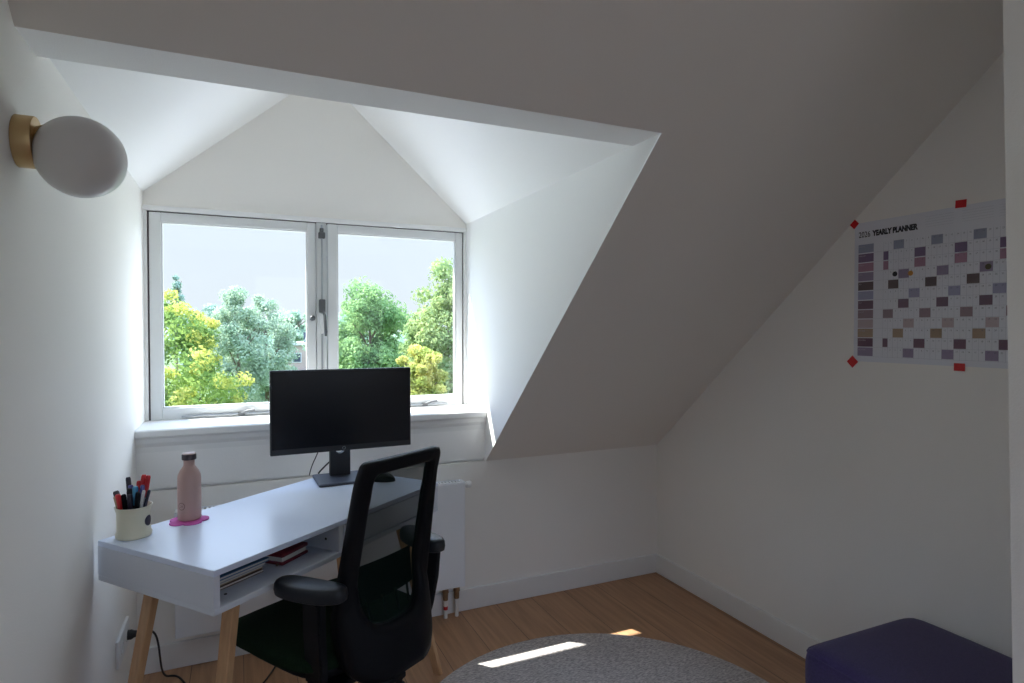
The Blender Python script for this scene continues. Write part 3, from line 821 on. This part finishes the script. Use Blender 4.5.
# ------------------------------------------------------------------ rug and pouf
rg0 = B(); lathe(rg0, [(0, 0.0005), (.713, 0.0005), (.716, .002), (.715, .005), (.709, .007), (.3, .0072), (0, .0072)], 128)
rug = obj('rug', rg0, M['rug'], None, True, (1.498, -1.112, 0)); tag(rug, 'round grey melange rug on the oak floor', 'rug')
pf = thing('pouf', 'dark purple fabric cube pouf on the floor by the right wall', 'pouf', (2.2190, -1.676, .0078))
t_ = B(); bmesh.ops.create_cube(t_, size=2); bmesh.ops.subdivide_edges(t_, edges=t_.edges[:], cuts=22, use_grid_fill=True)
hx = .260
for v in t_.verts:
    u, w, h = v.co
    p = 13; l_ = (abs(u) ** p + abs(w) ** p + abs(h) ** p) ** (1 / p); m_ = max(abs(u), abs(w), abs(h)); k = m_ / l_
    u, w, h = u * k, w * k, h * k
    sag = .008 * (1 - min(1, u * u)) * (1 - min(1, w * w)) if h > 0 else 0
    fold = .0022 * math.sin(u * 19 + w * 23 + 3 * math.sin(h * 2.2)) * (1 if max(abs(u), abs(w)) > .93 else 0) * (.4 + .6 * (1 - h) / 2)
    v.co = Vector((u * (hx + .010 + fold), w * (hx + fold), .187 + h * .185 + sag))
obj('cover', t_, M['purple'], pf, 'all')
b = B()
loop = []
for k in range(97):
    a = 2 * PI * k / 96; c, s_ = math.cos(a), math.sin(a); p = 13; q = (abs(c) ** p + abs(s_) ** p) ** (-1 / p)
    loop.append((c * q * .2672, s_ * q * .2572, .3535))
tube(b, loop, .0018, 8, 0, False); obj('seam', b, M['purple'], pf, True)

# ------------------------------------------------------------------ yearly planner on the right wall
pl = thing('wall_planner', 'large white yearly planner poster for 2026 taped to the right wall', 'planner', (W, 0, 0))
ys, ye, pz0, pz1 = 1.187, 1.918, 1.2345, 1.752
sheet = B(); mats = [M['paper'], M['inkgrey']]
box(sheet, (-.0022, -ye, pz0), (-.0012, -ys, pz1))
PAL = [(0.308, 0.333, 0.433), (0.202, 0.139, 0.239), (0.396, 0.227, 0.308), (0.308, 0.258, 0.370), (0.146, 0.111, 0.115), (0.358, 0.358, 0.508), (0.189, 0.119, 0.164), (0.308, 0.227, 0.258), (0.508, 0.408, 0.433), (0.396, 0.295, 0.208), (0.177, 0.102, 0.146), (0.308, 0.252, 0.370)]
for i, c in enumerate(PAL): mats.append(mat('planner_ink_month', c, .6))
xf = -.0026
def cell(y0, y1, z0_, z1_, mi, x=xf): quad(sheet, [(x, -y0, z0_), (x, -y1, z0_), (x, -y1, z1_), (x, -y0, z1_)], mi)
DWd = .0184; D0 = 1.300; RZ = 1.670; RP = .0348; RH = .0310
first_sat = [3, 7, 7, 4, 2, 6, 4, 1, 5, 3, 7, 5]; ndays = [31, 28, 31, 30, 31, 30, 31, 31, 30, 31, 30, 31]
for r_i in range(12):
    zt = RZ - RP * r_i; zb = zt - RH
    cell(1.203, 1.263, zb, zt, 2 + r_i)
    d_ = first_sat[r_i]
    sats = list(range(d_, ndays[r_i] + 1, 7))
    if d_ == 7: cell(D0, D0 + DWd, zb, zt, 2 + r_i)
    for q in sats:
        cell(D0 + (q - 1) * DWd, D0 + (min(q + 1, ndays[r_i])) * DWd, zb, zt, 2 + r_i)
    cell(1.263, ye - .03, zb - .0022, zb - .0016, 1, -.0024)
for d_ in range(32):
    yy = D0 + d_ * DWd; cell(yy - .0003, yy + .0003, RZ - RP * 12, RZ, 1, -.0024)
for yy0, yy1 in ((1.445, 1.535), (1.56, 1.65), (1.665, 1.755), (1.77, 1.86)):
    for k in range(5): cell(yy0, yy1, 1.735 - .0085 * k, 1.7355 - .0085 * k, 1, -.0024)
obj('sheet', sheet, mats, pl)
def wall_text(s, size, y, z, xs=1, bold=0, x=-.0029):
    q = text_bm(s, size, xs, bold)
    for v in q.verts: v.co = Vector((x, -y - v.co.x, z + v.co.y))
    return q
def fit_text(name, txt, y0, y1, z0_, h, bold):
    q = text_bm(txt, .03, 1, bold)
    xs = [v.co.x for v in q.verts]; zs = [v.co.y for v in q.verts]
    for v in q.verts:
        v.co = Vector((-.0029, -y0 - (v.co.x - min(xs)) / (max(xs) - min(xs)) * (y1 - y0), z0_ + (v.co.y - min(zs)) / (max(zs) - min(zs)) * h))
    obj(name, q, M['ink'], pl)
fit_text('year_lettering', '2026', 1.204, 1.249, 1.6965, .0215, .0002)
fit_text('title_lettering', 'YEARLY PLANNER', 1.2565, 1.4215, 1.6965, .0215, .0020)
# day numerals, one small figure in every cell
rows12 = [B() for _ in range(12)]
for dn in range(1, 32):
    q = text_bm(str(dn), .0075, .9, 0, 'CENTER'); me = bpy.data.meshes.new('tmp'); q.to_mesh(me); q.free()
    for r_i in range(12):
        if dn > ndays[r_i]: continue
        tt = rows12[r_i]; n0 = len(tt.verts); tt.from_mesh(me); tt.verts.ensure_lookup_table()
        for v in tt.verts[n0:]:
            v.co = Vector((-.0028, -(D0 + (dn - .5) * DWd) - v.co.x, RZ - RP * r_i - .0085 + v.co.y))
    bpy.data.meshes.remove(me)
for tt in rows12: obj('day_numerals', tt, M['numeral'], pl)
for r_i, nm in enumerate('JANUARY FEBRUARY MARCH APRIL MAY JUNE JULY AUGUST SEPTEMBER OCTOBER NOVEMBER DECEMBER'.split()):
    obj('month_lettering', wall_text(nm, .0068, 1.206, RZ - RP * r_i - .010, .85), M['inkpale'], pl)
def sticker(y, z, m_):
    b = B(); lathe(b, [(0, 0), (.0088, 0), (.0088, .0004), (0, .0004)], 24, Matrix.Translation((-.0030, -y, z)) @ Matrix.Rotation(-PI / 2, 4, 'Y')); obj('dot_sticker', b, m_, pl)
sticker(1.343, 1.551, M['ink']); sticker(1.398, 1.549, M['orange']); sticker(1.637, 1.549, M['olive'])
def tape(label, y, z, a, w=.0165, h=.0125):
    b = B(); n = 6; pts = []
    box(b, (-.0012, -w, -h), (0, w, h), .0003)
    o = obj('tape', b, M['redtape'], None, False, (W - .0024, -y, z), (a, 0, 0))
    tag(o, label, 'tape', 'red tape pieces holding the planner')
tape('red tape square set diagonally on the top left corner of the planner', 1.184, 1.753, PI / 4, .015, .0135)
tape('red tape piece on the top edge of the planner', 1.556, 1.7585, .05)
tape('red tape square set diagonally on the bottom left corner of the planner', 1.183, 1.2325, PI / 4, .0165, .0165)
tape('red tape piece on the bottom edge of the planner', 1.558, 1.232, 0)

# ------------------------------------------------------------------ outside
CAM = Vector((.3747, -2.7509, 1.35)); FPX = 606.2; YAW = .4223
GZ = -5.0
def out(px, py, d):
    """a place in the garden at distance d along the view, px/py on a 1024x683 sheet"""
    a = (px - 512) / FPX; u = (330.6 - py) / FPX
    return CAM + Vector((math.cos(YAW) * a + math.sin(YAW), -math.sin(YAW) * a + math.cos(YAW), u)) * d
bm = B(); quad(bm, [(-700, 2, GZ), (700, 2, GZ), (700, 900, GZ), (-700, 900, GZ)]); struct('ground', bm, M['grass'])
bm = B(); quad(bm, [(-700, -900, GZ), (700, -900, GZ), (700, 2, GZ), (-700, 2, GZ)]); struct('ground_rear', bm, M['rear_dark'])  # unseen dark plane added to cut light rising to the back window
bm = B(); quad(bm, [(-3, YW + .35, .35), (5, YW + .35, .35), (5, YW + 3.2, .30), (-3, YW + 3.2, .30)]); struct('added_bounce_roof', bm, M['bounce_gravel'])  # unseen pale surface added to bounce sunlight up into the dormer
bm = B()
p0 = out(230, 400, 48); dirx = Vector((math.cos(.1), math.sin(.1), 0)); nx = Vector((-dirx.y, dirx.x, 0))
c_ = Vector((p0.x, p0.y, GZ + .02)); quad(bm, [c_ - dirx * 60 - nx * 4, c_ + dirx * 80 - nx * 4, c_ + dirx * 80 + nx * 6, c_ - dirx * 60 + nx * 6]); struct('street', bm, M['asphalt'])

def leaves(bm, c, rad, n, size, rr, droop=.3):
    for _ in range(n):
        v = Vector((rr.gauss(0, 1), rr.gauss(0, 1), rr.gauss(0, 1))).normalized()
        p = c + Vector((v.x * rad.x, v.y * rad.y, v.z * rad.z)) * (rr.uniform(.72, 1.06))
        nrm = (v + Vector((rr.uniform(-.9, .9), rr.uniform(-.9, .9), rr.uniform(-.9, .9)))).normalized()
        x, y, _d = frame_of(nrm); a = rr.uniform(0, 2 * PI); s = size * rr.uniform(.6, 1.35)
        e1 = (x * math.cos(a) + y * math.sin(a)) * s; e2 = (y * math.cos(a) - x * math.sin(a)) * s * rr.uniform(.4, .65)
        bm.faces.new([bm.verts.new(p - e1), bm.verts.new(p + e2), bm.verts.new(p + e1), bm.verts.new(p - e2)])

def tree(name, label, px, py, d, rx, ry, m_, seed, n=9000, leaf=1.7, group=None, lump=.30, spire=0, lumps=60, tips=None):
    """px,py: crown centre, rx,ry: crown half size in photo pixels at distance d"""
    rr = random.Random(seed); c = out(px, py, d); k = d / FPX; RX, RZ_ = rx * k, ry * k
    o = thing(name, label, 'tree', (c.x, c.y, GZ), 0, group)
    cl = Vector((0, 0, c.z - GZ)); b = B(); tb_ = B()
    for i in range(lumps):
        v = Vector((rr.gauss(0, 1), rr.gauss(0, 1), rr.gauss(0, 1))).normalized()
        f_ = rr.uniform(.25, 1) ** .5 * .86; lr = lump * rr.uniform(.6, 1.2)
        tp = 1 - spire * max(0, v.z * f_)
        q = cl + Vector((v.x * RX * tp, v.y * RX * tp, v.z * RZ_)) * f_
        lr *= (.55 + .45 * tp)
        leaves(b, q, Vector((RX * lr, RX * lr, RX * lr * .8)), n // lumps, leaf * k, rr)
        leaves(b, q, Vector((RX * lr, RX * lr, RX * lr * .8)) * .6, n // lumps // 3, leaf * 1.6 * k, rr)
        if tips and f_ > .5:
            for _ in range(4):
                w_ = (v + Vector((rr.uniform(-.5, .5), rr.uniform(-.5, .5), rr.uniform(.1, .9)))).normalized()
                leaves(tb_, q + w_ * RX * lr * .95, Vector((1, 1, .8)) * RX * lr * .38, n // lumps // 5, leaf * k, rr)
    obj('crown', b, m_, o)
    if tips: obj('young_leaves', tb_, tips, o)
    b = B(); top = cl + Vector((0, 0, RZ_ * .3)); tr_ = max(.07, RX * .06)
    tube(b, [(0, 0, 0), (0, 0, .25), (tr_ * .4, 0, top.z * .5), (0, tr_ * .3, top.z)], [tr_ * 1.5, tr_ * 1.1, tr_ * .9, tr_ * .35], 10)
    for i in range(7):
        a = i * 1.26 + seed; z = cl.z - RZ_ * .55 + i * RZ_ * .13
        tube(b, [(0, 0, z), (math.cos(a) * RX * .3, math.sin(a) * RX * .3, z + RZ_ * .2), (math.cos(a) * RX * .6, math.sin(a) * RX * .6, z + RZ_ * .35)], [tr_ * .45, tr_ * .3, tr_ * .12], 7)
    obj('trunk', b, M['bark'], o, True)
    return o
LG = leaf_material('golden_tree_leaves', (.13, .23, .07), (.36, .48, .13), 1.1)
LGT = leaf_material('golden_young_leaves', (.40, .44, .10), (.64, .62, .19), 2.0)
LW = leaf_material('hazed_grey_green_leaves', (.25, .36, .25), (.46, .56, .42), .8)  # pale bluish haze mixed into the leaf colour
LM = leaf_material('fresh_green_leaves', (.13, .25, .10), (.33, .49, .22), .9)
LO = leaf_material('yellow_green_leaves', (.18, .29, .12), (.42, .50, .22), .9)
LY = leaf_material('yellow_shrub_leaves', (.32, .38, .10), (.70, .64, .22), 2.2)
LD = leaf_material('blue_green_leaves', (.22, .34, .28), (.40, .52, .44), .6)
LF = leaf_material('hazed_distant_leaves', (.28, .42, .32), (.47, .60, .47), .3)  # green paled to include the haze of distance
tree('golden_tree', 'golden yellow tree outside the left pane, nearest and furthest left', 164, 404, 14, 78, 116, LG, 3, 17000, 1.9, lump=.25, lumps=90, tips=LGT)
tree('conifer', 'slim blue-green tree tip rising behind the golden yellow tree', 176, 310, 24, 9, 50, LD, 5, 900, 1.6, spire=.9, lump=.55, lumps=24)
tree('willow_tree', 'grey-green tall pointed tree beside the golden tree in the left pane', 238, 350, 32, 36, 76, LW, 8, 12000, 1.4, spire=.5, lumps=85)
tree('willow_tree', 'grey-green rounded tree right of the tall pointed grey-green tree', 266, 352, 36, 38, 70, LW, 9, 12000, 1.4, spire=.4, lumps=85)
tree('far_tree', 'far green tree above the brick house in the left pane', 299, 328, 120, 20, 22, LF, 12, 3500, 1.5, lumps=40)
tree('far_tree', 'distant bluish tree between golden and grey-green trees', 206, 342, 70, 28, 52, LD, 14, 4500, 1.5, lumps=50)
tree('garden_shrub', 'low pale green shrub by the street below the grey-green trees', 254, 389, 40, 26, 16, LF, 15, 3000, 1.6, lumps=34)
tree('maple_tree', 'fresh green rounded tree filling the left of the right pane', 370, 348, 20, 46, 76, LM, 24, 18000, 1.7, lumps=110)
tree('tall_tree', 'tall yellow-green tree at the right side of the right pane', 448, 345, 17, 48, 92, LO, 25, 19000, 1.8, spire=.15, lumps=120)
tree('yellow_shrub', 'bright yellow shrub low in front of the tall yellow-green tree', 420, 392, 11.5, 30, 54, LY, 27, 9000, 1.9, lumps=60)
tree('dark_tree', 'dark blue-green tree at the far right edge of the right pane', 478, 350, 24, 34, 68, LD, 29, 8000, 1.7, lumps=70)
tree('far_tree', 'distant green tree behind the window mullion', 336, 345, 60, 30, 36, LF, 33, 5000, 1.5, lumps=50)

# the belt of woodland along the horizon
bm = B(); rr = random.Random(77)
for i in range(150):
    az = -1.25 + 2.5 * i / 149; dd = rr.uniform(150, 185); hgt = rr.uniform(5.5, 8.5)
    leaves(bm, Vector((math.sin(az) * dd, math.cos(az) * dd, GZ + hgt * .5)), Vector((4.2, 4.2, hgt * .5)), 130, .8, rr)
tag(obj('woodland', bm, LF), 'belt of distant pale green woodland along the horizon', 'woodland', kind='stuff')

# brick house far behind the trees
hp = out(322, 368, 95); k = 95 / FPX
ho = thing('brick_house', 'pale brick house with dark windows far off behind the grey-green tree', 'house', (hp.x, hp.y, GZ), -.25)
hw_, hh = 5.2, hp.z + 3.6 - GZ
b = B(); box(b, (-hw_, 0, 0), (hw_, 7, hh)); obj('wall', b, M['brick'], ho)
b = B(); box(b, (-hw_ - .3, -.3, hh), (hw_ + .3, 7.3, hh + .45)); rf = obj('roof', b, M['roofw'], ho)
b = B(); box(b, (-3.0, 1.5, hh + .45), (-1.0, 4, hh + 2.0)); obj('roof_box', b, M['pane'], rf)
for wx in (-4.4, -2.0, .6, 3.2):
    for wz in (hh - 2.6, hh - 5.6):
        b = B(); box(b, (wx - .1, -.06, wz - .1), (wx + 1.3, .02, wz + 1.4)); w_ = obj('window', b, M['roofw'], ho)
        b = B(); box(b, (wx, -.09, wz), (wx + 1.2, -.05, wz + 1.3)); obj('window_pane', b, M['pane'], w_)
# parked car in the street
cp_ = out(266, 398, 44)
ca = thing('parked_car', 'silver parked car in the street below the window', 'car', (cp_.x, cp_.y, GZ + .03), .15)
b = B(); prism(b, [(-2.1, .30), (-2.1, .72), (-1.95, .86), (-1.1, .92), (-.55, 1.38), (.85, 1.42), (1.55, .98), (2.0, .9), (2.12, .65), (2.1, .30)], -.85, .85, 'y', 0, .05); obj('body', b, M['car'], ca)
b = B(); prism(b, [(-.98, .95), (-.52, 1.32), (.80, 1.35), (1.38, .98)], -.862, .862, 'y'); obj('side_window', b, M['pane'], ca)
for wx in (-1.35, 1.35):
    for wy in (-.78, .78):
        b = B(); tube(b, [(wx, wy - .1, .33), (wx, wy + .1, .33)], .33, 22); obj('wheel', b, M['tyre'], ca, True)

# ------------------------------------------------------------------ light
w = bpy.data.worlds.new('sky'); sc.world = w; w.use_nodes = True
nt = w.node_tree
for n in list(nt.nodes): nt.nodes.remove(n)
N = nt.nodes.new; L = nt.links.new
wo = N('ShaderNodeOutputWorld'); bg = N('ShaderNodeBackground'); tc = N('ShaderNodeTexCoord'); sp = N('ShaderNodeSeparateXYZ')
L(tc.outputs['Generated'], sp.inputs[0])
rp = N('ShaderNodeValToRGB'); cr = rp.color_ramp
SKYK = 1.12
stops = [(0.0, (.80, .86, .94)), (.02, (.80, .87, .96)), (.165, (.79, .88, .985)), (.30, (2.1, 2.6, 3.5)), (.46, (2.5, 3.1, 4.3)), (.7, (3.0, 3.9, 5.7)), (1.0, (2.8, 3.9, 6.0))]  # sky brightened above the visible band to add light indoors
cr.elements[0].position = stops[0][0]; cr.elements[0].color = (*stops[0][1], 1)
cr.elements[1].position = stops[-1][0]; cr.elements[1].color = (*stops[-1][1], 1)
for p_, c in stops[1:-1]:
    e = cr.elements.new(p_); e.color = (*c, 1)
L(sp.outputs[2], rp.inputs[0])
# bright sky patch added outside the view to light the left wall
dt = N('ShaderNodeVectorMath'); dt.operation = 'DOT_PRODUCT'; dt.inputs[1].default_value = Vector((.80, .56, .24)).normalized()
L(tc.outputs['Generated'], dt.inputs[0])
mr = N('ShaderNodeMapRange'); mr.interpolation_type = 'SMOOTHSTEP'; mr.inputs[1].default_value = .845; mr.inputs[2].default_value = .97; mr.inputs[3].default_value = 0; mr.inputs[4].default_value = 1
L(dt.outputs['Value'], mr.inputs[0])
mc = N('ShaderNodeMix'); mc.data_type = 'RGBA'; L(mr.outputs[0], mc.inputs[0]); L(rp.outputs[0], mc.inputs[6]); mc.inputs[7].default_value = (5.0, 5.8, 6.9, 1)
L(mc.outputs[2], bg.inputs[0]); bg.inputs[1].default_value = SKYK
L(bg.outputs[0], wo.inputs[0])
su = bpy.data.lights.new('sun', 'SUN'); su.energy = 20; su.angle = math.radians(.53); su.color = (1, .975, .93)
so = bpy.data.objects.new('sun', su); link(so); so.rotation_euler = Vector((1.29, -1, -2.0)).to_track_quat('-Z', 'Y').to_euler(); so.location = (-6, 6, 12)
def portal(name, loc, rot, sx, sy):
    a = bpy.data.lights.new(name, 'AREA'); a.shape = 'RECTANGLE'; a.size = sx; a.size_y = sy; a.cycles.is_portal = True
    o = bpy.data.objects.new(name, a); link(o); o.location = loc; o.rotation_euler = rot
portal('window_portal', (.735, YW + .085, 1.42), (-PI / 2, 0, 0), 1.42, .93)
portal('fill_window_portal', ((bx0 + bx1) / 2, YB - .05, (bz0 + bz1) / 2), (PI / 2, 0, 0), bx1 - bx0, bz1 - bz0)

# ------------------------------------------------------------------ camera
cd = bpy.data.cameras.new('camera'); cd.sensor_fit = 'HORIZONTAL'; cd.sensor_width = 36; cd.lens = FPX / 1024 * 36; cd.clip_start = .02; cd.clip_end = 2000
co_ = bpy.data.objects.new('camera', cd); link(co_); co_.location = CAM; co_.rotation_euler = (PI / 2 - .0179, 0, -YAW)
sc.camera = co_
sc.view_settings.view_transform = 'Standard'; sc.view_settings.look = 'None'; sc.view_settings.gamma = 1; sc.view_settings.exposure = 0
sc.view_settings.use_curve_mapping = False
try:
    sc.cycles.use_denoising = True; sc.cycles.denoiser = 'OPENIMAGEDENOISE'
    sc.cycles.max_bounces = 14; sc.cycles.diffuse_bounces = 8; sc.cycles.transparent_max_bounces = 12; sc.cycles.sample_clamp_indirect = 6
    sc.cycles.caustics_reflective = False; sc.cycles.caustics_refractive = False
except Exception: pass
